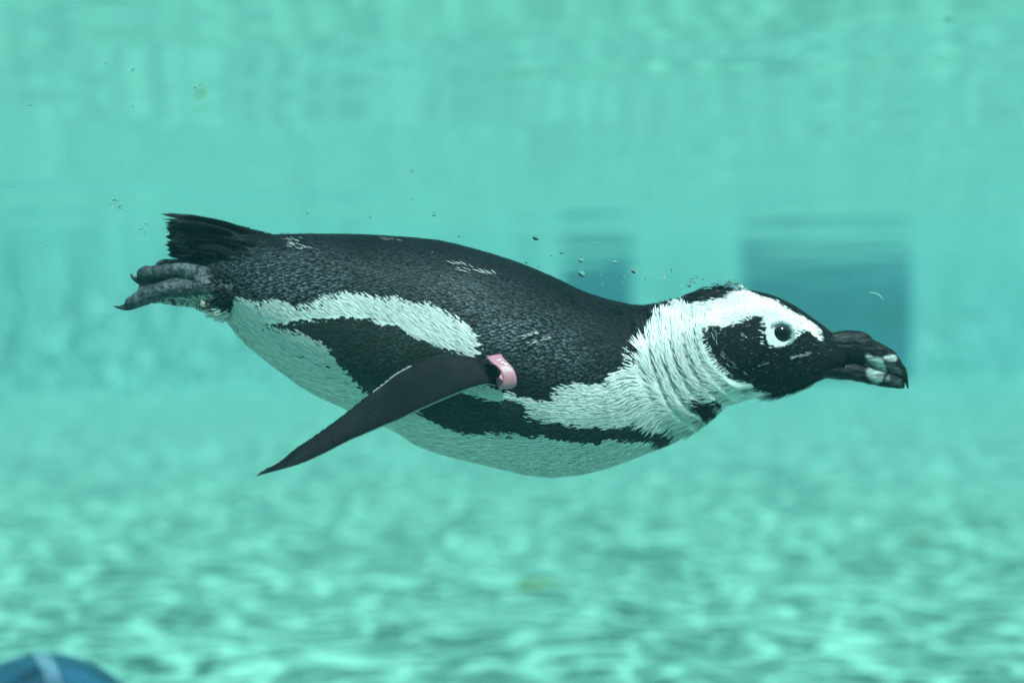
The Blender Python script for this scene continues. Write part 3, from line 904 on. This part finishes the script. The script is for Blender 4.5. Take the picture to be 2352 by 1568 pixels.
o = link('tail_coverts', feathers_mesh('tail_coverts', FV, FF, FC), M_FEATHER, tail); o['kind'] = 'stuff'

# ------------------------------------------------------------------ feet
def tube(bm, pts, rads, seg=16):
    """closed tapered tube through points"""
    pts = [Vector(p) for p in pts]
    ts = np.linspace(0, 1, len(pts)); n = len(pts) * 6
    tq = np.linspace(0, 1, n)
    C = np.stack([pchip(ts, [p[i] for p in pts], tq) for i in range(3)], -1)
    Rr = pchip(ts, rads, tq)
    rings = []
    for i in range(n):
        d = Vector(C[min(i + 1, n - 1)] - C[max(i - 1, 0)]).normalized()
        u = d.cross(Vector((0, 1, 0)));
        if u.length < 1e-4: u = d.cross(Vector((1, 0, 0)))
        u.normalize(); w = d.cross(u)
        rings.append([bm.verts.new(Vector(C[i]) + (u * math.cos(a) + w * math.sin(a)) * Rr[i]) for a in np.linspace(0, 2 * math.pi, seg, endpoint=False)])
    for a, b in zip(rings, rings[1:]):
        for j in range(seg):
            bm.faces.new((a[j], a[(j + 1) % seg], b[(j + 1) % seg], b[j]))
    bm.faces.new(rings[0][::-1]); bm.faces.new(rings[-1])

def voxel(bm, size, name, smooth=6):
    bmesh.ops.recalc_face_normals(bm, faces=bm.faces)
    me = bpy.data.meshes.new(name + '_src'); bm.to_mesh(me); bm.free()
    o = bpy.data.objects.new(name + '_src', me); COL.objects.link(o)
    md = o.modifiers.new('r', 'REMESH'); md.mode = 'VOXEL'; md.voxel_size = size
    ms = o.modifiers.new('s', 'SMOOTH'); ms.factor = 0.5; ms.iterations = smooth
    dg = bpy.context.evaluated_depsgraph_get()
    out = bpy.data.meshes.new_from_object(o.evaluated_get(dg))
    bpy.data.objects.remove(o)
    out.name = name
    return out

M_FOOT = attr_mat('scaly_foot_skin', 0.5, 0.35, 1.0, 420, 0, 0.35, 380)
M_CLAW = simple('claw_horn', (0.012, 0.012, 0.013), 0.3, 0.5)
def foot(y0, dy, ox, oz, tags_low):
    """webbed foot trailing behind the body; y0 depth, dy spread in depth"""
    def q(px, py, y): return pos(px + ox, py + oz, y0 + y)
    bm = bmesh.new()
    tube(bm, [q(600, 690, .03), q(548, 678, .014), (q(510, 670, .0)), q(480, 662, -.004), q(445, 655, -.006)], np.array([44, 42, 38, 35, 30]) * S)
    tube(bm, [q(590, 705, .04), q(530, 708, .008), q(490, 700, -.002), q(455, 692, -.006)], np.array([30, 26, 24, 20]) * S)
    # toes
    tube(bm, [q(470, 640, 0), q(440, 630, -.006), q(408, 624, -.010), q(364, 627, -.010), (q(335, 629, -.009)), q(318, 632, -.008)], np.array([27, 24, 20, 17.5, 18, 11]) * S)
    tube(bm, [q(460, 672, 0), q(425, 663, -.009), q(392, 664, -.014), q(352, 674, -.016), q(315, 690, -.016), q(290, 697, -.015)], np.array([25, 24, 21, 19, 17, 9]) * S)
    tube(bm, [q(455, 690, .006), q(420, 690, .008), q(375, 686, .010), q(340, 684, .010), q(318, 668, .009)], np.array([18, 14, 12, 10, 7]) * S)
    # web between the toes
    T1 = [(440, 630, -.006), (408, 624, -.010), (364, 627, -.010), (328, 638, -.009)]
    T2 = [(425, 663, -.009), (392, 664, -.014), (352, 674, -.016), (312, 684, -.016)]
    T3 = [(425, 690, .008), (380, 686, .010), (345, 684, .010), (318, 680, .009)]
    for A_, B_ in ((T1, T2), (T2, T3)):
        for t in np.linspace(0, 1, 26):
            a = [pchip([0, .33, .66, 1], [v[i] for v in A_], t) for i in range(3)]
            b = [pchip([0, .33, .66, 1], [v[i] for v in B_], t) for i in range(3)]
            md_ = [(a[i] + b[i]) / 2 + (6 * t if i == 0 else 0.004 if i == 2 else 0) for i in range(3)]
            tube(bm, [q(*a), q(*md_), q(*b)], np.array([8, 7, 8]) * S, 8)
    me = voxel(bm, 0.0007, 'foot', 4)
    co = np.array([v.co[:] for v in me.vertices]); nv_ = np.array([v.normal[:] for v in me.vertices])
    wr = np.sin(co[:, 0] / 0.0011 + 2.5 * vnoise(co, 110.0)) * 0.00016 + 0.00018 * vnoise(co, 330.0) + 0.00028 * vnoise(co + 4, 700.0)
    co = co + nv_ * wr[:, None]
    me.vertices.foreach_set('co', co.astype(np.float32).ravel()); me.update()
    x, y = side_px(co); k = CAM_D / (CAM_D + co[:, 1]) / S; x = 1176 + co[:, 0] * k - ox; y = 784 - co[:, 2] * k - oz
    c = np.tile(np.array([0.042, 0.052, 0.060]), (len(co), 1))
    c *= (0.85 + 0.45 * vnoise(co, 260.0) + 0.45 * vnoise(co + 3, 800.0))[:, None]
    ridge = np.sin(x / 2.6 + 1.5 * vnoise(co, 120.0)); c *= (1 + 0.22 * ridge * (x < 460))[:, None]
    lowline = np.interp(x, [280, 340, 376, 430, 461, 500, 540], [760, 704, 688, 682, 678, 676, 680])
    low = (y > lowline + 4 * vnoise(co, 240.0)) & (x > 335) & (x < 522)
    mott = vnoise(co + 1.3, 420.0) + 0.5 * vnoise(co, 900.0)
    c[low & (mott > -0.25)] = (0.40, 0.36, 0.33)
    knuck = (np.hypot(x - 425, y - 612) < 26) | (np.hypot(x - 470, y - 630) < 20)
    c[knuck] *= 1.7
    set_cols(me, c)
    fo = plink('foot', me, M_FOOT)
    # feathering that runs out over the ankle
    nn = np.array([v.normal[:] for v in me.vertices])
    sel = np.where((x > 494 + 14 * vnoise(co, 90.0)) & (x < 560))[0]
    sel = rng.choice(sel, min(700, len(sel)), replace=False)
    global FV, FF, FC, fcount
    FV, FF, FC = [], [], []; fcount = 0
    m_ = len(sel)
    bc = np.where((y[sel] > 712)[:, None], C_WHITE * 0.8, C_BLACK)
    add_feathers(co[sel], nn[sel], np.tile(np.array([-1.0, 0, 0.10]), (m_, 1)) + 0.12 * rng.standard_normal((m_, 3)), rng.uniform(.006, .011, m_), rng.uniform(.0006, .0013, m_),
                 rng.uniform(.0004, .0014, m_), bc, bc + (0.10 * (rng.random(m_) > .6))[:, None])
    af = plink('ankle_feathers', feathers_mesh('ankle_feathers', FV, FF, FC), M_FEATHER, fo); af.matrix_parent_inverse = Matrix.Identity(4); af['kind'] = 'stuff'
    for pts, rr in ((((300, 690, -.015), (285, 704, -.015), (272, 706, -.016), (261, 702, -.016)), (6, 5, 3, 0.6)),
                    (((312, 702, -.014), (290, 708, -.015), (274, 706, -.016), (262, 702, -.016)), (7, 5, 3, 0.5)),
                    (((326, 650, -.008), (314, 643, -.009), (305, 636, -.010), (300, 629, -.010)), (7, 6, 4, 1))):
        bm = bmesh.new(); tube(bm, [q(*a) for a in pts], np.array(rr) * S, 12)
        bmesh.ops.recalc_face_normals(bm, faces=bm.faces)
        me = bpy.data.meshes.new('claw'); bm.to_mesh(me); bm.free()
        link('claw', me, M_CLAW, fo)
    return fo
foot(-0.030, 0, 0, 0, True)
foot(0.030, 0, 42, -16, False)

# ------------------------------------------------------------------ flipper band
def band():
    root = bpy.data.objects.new('identification_band', None)
    c0 = pos(1160, 852, -0.09); root.location = c0
    COL.objects.link(root)
    tag(root, 'pink plastic identification band with white marks around the penguin\'s near flipper', 'band')
    # left and right edge of the strap in the photo, with depth; the strap then returns behind the flipper
    LE = [(1117, 818, -.090), (1128, 830, -.096), (1142, 840, -.100), (1152, 856, -.1025), (1156, 872, -.1035), (1153, 886, -.1025), (1146, 894, -.098)]
    RE = [(1150, 812, -.088), (1161, 826, -.094), (1173, 838, -.098), (1183, 854, -.1005), (1187, 872, -.1015), (1185, 886, -.1005), (1176, 893, -.096)]
    n = 40
    tq = np.linspace(0, 1, n); ts = np.linspace(0, 1, len(LE))
    Lp = np.array([pos(*v) for v in np.stack([pchip(ts, [q[i] for q in LE], tq) for i in range(3)], -1)])
    Rp = np.array([pos(*v) for v in np.stack([pchip(ts, [q[i] for q in RE], tq) for i in range(3)], -1)])
    # back part of the loop, behind the flipper
    nb = 16
    for k in range(1, nb):
        t = k / nb
        zt = (1 - t)
        for A, (a, b) in (('L', (Lp[n - 1], Lp[0])), ('R', (Rp[n - 1], Rp[0]))):
            v = a * (1 - t) + b * t + np.array([0, 0.014 * math.sin(math.pi * t), 0])
            if A == 'L': Lp = np.vstack([Lp, v])
            else: Rp = np.vstack([Rp, v])
    N = len(Lp)
    V, F = [], []
    W = 8
    mid = (Lp + Rp) / 2; cen = mid.mean(0)
    for i in range(N):
        tg = mid[(i + 1) % N] - mid[i - 1]; ax_ = Rp[i] - Lp[i]
        nn = np.cross(tg, ax_); nn /= np.linalg.norm(nn) + 1e-9
        if np.dot(nn, mid[i] - cen) < 0: nn = -nn
        for lay in (0, 1):
            for j in range(W + 1):
                u = j / W
                edge = 0.0003 * (abs(2 * u - 1) ** 6)
                V.append(Lp[i] * (1 - u) + Rp[i] * u - nn * (0.0016 * lay + edge * (1 - 2 * lay)))
    st = 2 * (W + 1)
    for i in range(N):
        a, b = i * st, ((i + 1) % N) * st
        for j in range(W):
            F.append((a + j, a + j + 1, b + j + 1, b + j))
            F.append((a + W + 1 + j, b + W + 1 + j, b + W + 2 + j, a + W + 2 + j))
        F.append((a, b, b + W + 1, a + W + 1)); F.append((a + W, a + 2 * W + 1, b + 2 * W + 1, b + W))
    V = np.array(V) - np.array(c0)
    k = NT('pink_plastic')
    tc = k.n('ShaderNodeTexCoord')
    nz = k.n('ShaderNodeTexNoise', None, Vector=tc.outputs['Object'], Scale=120.0, Detail=4.0)
    b = k.n('ShaderNodeBsdfPrincipled', None, Base_Color=k.ramp(nz.outputs[0], [(0.35, (0.46, 0.17, 0.22)), (0.65, (0.52, 0.22, 0.27))]), Roughness=0.45)
    k.surf(b.outputs[0])
    link('strap', mesh_np('strap', V, F), k.m, root)
    # white marks on the outer face, as raised paint
    Mw = simple('white_paint_mark', (0.72, 0.74, 0.72), 0.6, 0.3)
    def face_pt(u, t, lift=0.00035):
        i = t * (n - 1); i0 = int(i); f = i - i0
        A = lambda i_: Lp[i_] * (1 - u) + Rp[i_] * u
        p_ = A(i0) * (1 - f) + A(min(i0 + 1, n - 1)) * f
        tg = mid[min(i0 + 1, n - 1)] - mid[max(i0 - 1, 0)]; ax_ = Rp[i0] - Lp[i0]
        nn = np.cross(tg, ax_); nn /= np.linalg.norm(nn)
        if np.dot(nn, mid[i0] - cen) < 0: nn = -nn
        return p_ + nn * lift - np.array(c0)
    shapes = [
        [(0.40, 0.14), (0.50, 0.155), (0.72, 0.14), (0.70, 0.175), (0.50, 0.18)],                                    # 1
        [(0.5 + 0.13 * math.cos(a) + 0.10, 0.245 + 0.025 * math.sin(a)) for a in np.linspace(0, 2 * math.pi, 14, endpoint=False)],  # upper loop
        [(0.5 + 0.13 * math.cos(a) + 0.20, 0.305 + 0.030 * math.sin(a)) for a in np.linspace(0, 2 * math.pi, 14, endpoint=False)],  # lower loop
        [(0.22, 0.40), (0.45, 0.375), (0.68, 0.385), (0.58, 0.405), (0.72, 0.435), (0.50, 0.43), (0.36, 0.41)],      # Y-like mark
    ]
    for sh in shapes:
        c_ = np.mean(sh, 0)
        Vv = [face_pt(*q) for q in sh] + [face_pt(*c_)]
        m_ = len(sh)
        Ff = [(i, (i + 1) % m_, m_) for i in range(m_)]
        link('painted_mark', mesh_np('painted_mark', Vv, Ff), Mw, root, smooth=False)
band()

# ------------------------------------------------------------------ air bubbles
def bubble_mat():
    k = NT('air_in_water')
    g = k.n('ShaderNodeBsdfGlass', None, Color=c4(1, 1, 1), Roughness=0.0, IOR=0.75)
    k.surf(g.outputs[0])
    return k.m
M_AIR = bubble_mat()
bub_meshes = []
for i in range(5):
    bm = bmesh.new(); bmesh.ops.create_icosphere(bm, subdivisions=3, radius=1.0)
    for v in bm.verts:
        v.co *= 1 + 0.10 * math.sin(2.1 * v.co.x + i * 1.7) * math.cos(1.9 * v.co.z + i) + 0.05 * math.sin(4 * v.co.y + i * 2.2)
    me = bpy.data.meshes.new('air_bubble'); bm.to_mesh(me); bm.free()
    me.materials.append(M_AIR); me.polygons.foreach_set('use_smooth', [True] * len(me.polygons))
    bub_meshes.append(me)
nbub = 0
def bubble(px, py, r, y, label, group, sx=1.15, sz=0.9):
    global nbub
    o = bpy.data.objects.new('air_bubble', bub_meshes[nbub % 5]); nbub += 1
    COL.objects.link(o)
    o.location = pos(px, py, y)
    o.rotation_euler = (random.uniform(0, 6), random.uniform(-.4, .4), random.uniform(0, 6))
    s_ = r * S
    o.scale = (s_ * sx, s_, s_ * sz)
    tag(o, label, 'bubble', group)
def z7(zx, zy): return (2000 + zx / 2.352) / 1.7415, (880 + zy / 2.352) / 1.7415
A = ('small clear air bubble drifting over the dip of the penguin\'s nape', 'bubbles over the nape')
for zx, zy, r in ((895, 215, 15), (580, 300, 19), (480, 330, 10), (672, 345, 5), (763, 372, 27), (1077, 390, 18), (248, 398, 12), (360, 437, 8), (768, 505, 30),
                  (944, 523, 9), (1018, 551, 6), (965, 605, 7), (1045, 631, 7), (1123, 676, 7), (1167, 538, 13), (1152, 585, 9), (1207, 490, 9), (1203, 460, 5), (1265, 475, 28), (1375, 547, 15), (1540, 525, 16),
                  (1580, 477, 8), (1620, 465, 19), (1610, 490, 7), (1710, 612, 10), (1675, 613, 5), (1707, 692, 6), (1385, 710, 4), (1412, 710, 6), (1338, 787, 5)):
    px, py = z7(zx, zy); bubble(px, py, r / 4.096 * 1.0, -0.045 + random.uniform(-.012, .012), *A)
A = ('tiny air bubble in the tight cluster behind the penguin\'s crown', 'bubbles behind the crown')
for zx, zy, r in ((1845, 530, 16), (1808, 545, 15), (1783, 567, 14), (1808, 578, 11), (1828, 582, 14), (1775, 612, 20), (1910, 552, 13)):
    px, py = z7(zx, zy); bubble(px, py, r / 4.096, -0.02 + random.uniform(-.006, .006), *A)
bubble(*z7(335, 170), 6.5, -0.04, 'flattened oval air bubble floating above the penguin\'s shoulders', None, 1.5, 0.6)
A = ('tiny air bubble hanging above the middle of the penguin\'s back', 'bubbles above the back')
for px, py, r in ((997, 492, 5), (945, 392, 4), (947, 457, 3), (1054, 543, 2.5), (850, 498, 2.5), (706, 490, 2.5)):
    bubble(px, py, r, -0.03, *A)
A = ('silvery air bubble clinging to the black feathers of the penguin\'s back', 'bubbles on the back')
for px, py in ((1248, 631), (1265, 633), (992, 582), (1099, 625)):
    bubble(px, py, 4.2, float(surf_y(px, py)) - 0.002 if py > float(f_top(px)) + 6 else -0.015, *A)
A = ('small air bubble trailing behind the penguin\'s tail', 'bubbles behind the tail')
for px, py, r, sx, sz in ((277, 485, 6, 1.3, .7), (324, 533, 8, 1.4, .6), (335, 518, 5, 1, 1), (108, 558, 5, 1.2, .8), (70, 245, 6, 1.4, .7), (84, 228, 4, 1.3, .7), (48, 210, 4, 1.2, .7), (158, 355, 4, 1.4, .5),
                          (305, 162, 5, 1.3, .7), (245, 148, 4.5, 1.4, .6), (460, 195, 5, 1.3, .7), (448, 203, 4.5, 1.3, .7), (305, 245, 4.5, 1.2, .7), (280, 375, 4, 1.3, .7), (20, 432, 4, 1, 1), (85, 505, 4, 1, 1), (295, 508, 3, 1, 1)):
    bubble(px, py, r, 0.02 + random.uniform(-.03, .03), *A, sx, sz)
bubble(265, 469, 13, -0.02, 'largest air bubble, flattened, floating above and behind the penguin\'s tail', None, 1.1, 0.8)

# silvery sheets of trapped air on crown and rump
def air_film(name, pts, rads, label, seed):
    bm = bmesh.new()
    rr = random.Random(seed)
    for (px, py, y), r in zip(pts, rads):
        c = pos(px, py, y)
        g = bmesh.ops.create_icosphere(bm, subdivisions=2, radius=1.0)
        M4 = Matrix.Translation(c) @ Matrix.Rotation(rr.uniform(-.3, .5), 4, 'Y') @ Matrix.Diagonal((r * 1.7 * S, r * S, r * 0.62 * S, 1))
        bmesh.ops.transform(bm, matrix=M4, verts=g['verts'])
    me = voxel(bm, 0.0007, name, 2)
    co = np.array([v.co[:] for v in me.vertices])
    co += 0.0007 * np.stack([vnoise(co, 330.0), vnoise(co + 2, 330.0), vnoise(co + 4, 360.0)], -1)
    me.vertices.foreach_set('co', co.astype(np.float32).ravel()); me.update()
    o = link(name, me, M_AIR)
    tag(o, label, 'air film')
rr = random.Random(3)
pts, rads = [], []
for i in range(44):
    t = rr.random(); px = 1622 + 92 * t
    py = float(f_top(px)) + rr.uniform(-7, 8) - 4 * math.sin(math.pi * t)
    pts.append((px, py, rr.uniform(-0.016, 0.002))); rads.append(rr.uniform(2.5, 6.5))
air_film('air_film', pts, rads, 'silvery film of trapped air clinging to the penguin\'s crown', 5)
pts, rads = [], []
for i in range(60):
    t = rr.random(); px = 648 + 76 * t
    top_ = float(f_top(px)); dp = rr.random() ** 1.5
    py = top_ + 34 * dp - 3
    yb = -float(f_wid(px)) * S * math.sqrt(max(0.0, 1 - (1 - 2 * (py - top_) / (float(f_bot(px)) - top_)) ** 2)) if py > top_ else -0.004
    pts.append((px, py, yb - 0.001)); rads.append(rr.uniform(1.5, 4.2))
air_film('air_film', pts, rads, 'silvery ruffle of trapped air on the penguin\'s rump above the tail', 9)

# ------------------------------------------------------------------ small things in the pool
def ball():
    D_ = None
    r = 0.139
    # rests on the floor; its distance follows from the floor
    yb = 0.73
    root = bpy.data.objects.new('ball', None)
    k = S * (CAM_D + yb) / CAM_D
    root.location = ((92 - 1176) * k, yb, FLOOR_Z + r - 0.002)
    COL.objects.link(root)
    tag(root, 'dark blue ball with a painted pale highlight lying on the pool floor', 'ball')
    bm = bmesh.new(); bmesh.ops.create_uvsphere(bm, u_segments=64, v_segments=32, radius=r)
    me = bpy.data.meshes.new('shell'); bm.to_mesh(me); bm.free()
    link('shell', me, simple('blue_plastic', (0.010, 0.065, 0.12), 0.45, 0.5, 0.3, 9), root)
    V, F = [], []  # pale strip painted round the ball to stand for its highlight
    for i in range(64):
        a = 2 * math.pi * i / 64
        for j, w in enumerate((-0.07, -0.025, 0.025, 0.07)):
            rr0 = r + 0.0015
            V.append((rr0 * math.sin(w), -rr0 * math.cos(w) * math.cos(a), rr0 * math.cos(w) * math.sin(a)))
    for i in range(64):
        for j in range(3):
            F.append((i * 4 + j, i * 4 + j + 1, ((i + 1) % 64) * 4 + j + 1, ((i + 1) % 64) * 4 + j))
    so = link('painted_highlight', mesh_np('painted_highlight', V, F), simple('ball_highlight_paint', (0.10, 0.19, 0.26), 0.4, 0.5, 0.1, 20), root)
    so.rotation_euler = (0, 0, R(30))
ball()

M_LEAF = simple('dead_leaf', (0.13, 0.26, 0.10), 0.7, 0.2, 0.35, 60)
def leaf(x, y, z, size, rz, label, flat=True):
    V, F = [], []
    K = 10
    for k in range(K + 1):
        t = k / K
        w = 0.32 * math.sin(math.pi * min(1, t * 0.97 + 0.03)) ** 0.8 * (1 - 0.25 * t)
        for u in (-1, 0, 1):
            V.append(((t - 0.5) * size, u * w * size, (0.10 * math.sin(3 * t) + 0.12 * abs(u) * w) * size))
    for k in range(K):
        for j in range(2):
            F.append((k * 3 + j, k * 3 + j + 1, k * 3 + j + 4, k * 3 + j + 3))
    me = mesh_np('blade', V, F)
    root = bpy.data.objects.new('fallen_leaf', me); me.materials.append(M_LEAF)
    COL.objects.link(root); root.location = (x, y, z); root.rotation_euler = (0, 0, rz)
    md = root.modifiers.new('t', 'SOLIDIFY'); md.thickness = 0.002
    tag(root, label, 'leaf')
def floor_at(px, py):
    D = -FLOOR_Z / ((py - 784.0) * S / CAM_D)
    return (px - 1176) * S * D / CAM_D, D - CAM_D
x_, y_ = floor_at(1240, 1356); leaf(x_, y_, FLOOR_Z + 0.002, 0.15, 0.2, 'large olive dead leaf lying flat on the pool floor below the penguin')
x_, y_ = floor_at(2112, 1240); leaf(x_, y_, FLOOR_Z + 0.004, 0.10, 1.2, 'small brown dead leaf on the pool floor below and ahead of the bill')
def surf_at(px, py):
    D = SURFACE_Z / ((784.0 - py) * S / CAM_D)
    return (px - 1176) * S * D / CAM_D, D - CAM_D
x_, y_ = surf_at(2180, 42); leaf(x_, y_, SURFACE_Z - 0.004, 0.014, 0.5, 'small dead leaf floating at the surface ahead of the bill')
x_, y_ = surf_at(462, 216); leaf(x_, y_, SURFACE_Z - 0.004, 0.028, 2.2, 'small dead leaf floating at the surface above the tail')

# drifting down fibre
bm = bmesh.new()
tube(bm, [pos(1997, 671, -.03), pos(2010, 673, -.032), pos(2021, 679, -.033), pos(2029, 689, -.032)], np.array([0.5, 0.6, 0.6, 0.3]) * S, 6)
me = bpy.data.meshes.new('down_fibre'); bm.to_mesh(me); bm.free()
tag(link('down_fibre', me, simple('white_down', (0.8, 0.8, 0.78), 0.6)), 'thin curved white down fibre drifting in the water above the bill', 'fibre')

# fine matter hanging in the water
bm = bmesh.new()
for i in range(90):
    y = random.uniform(-0.45, 0.9)
    c = pos(random.uniform(0, 2352), random.uniform(0, 1568), y)
    if abs(y) < 0.14: continue
    g = bmesh.ops.create_icosphere(bm, subdivisions=1, radius=random.uniform(0.00012, 0.00030))
    bmesh.ops.translate(bm, verts=g['verts'], vec=c)
me = bpy.data.meshes.new('suspended_particles'); bm.to_mesh(me); bm.free()
tag(link('suspended_particles', me, simple('pale_silt', (0.6, 0.62, 0.58), 0.7)), 'fine pale specks hanging in the water', None, None, 'stuff')
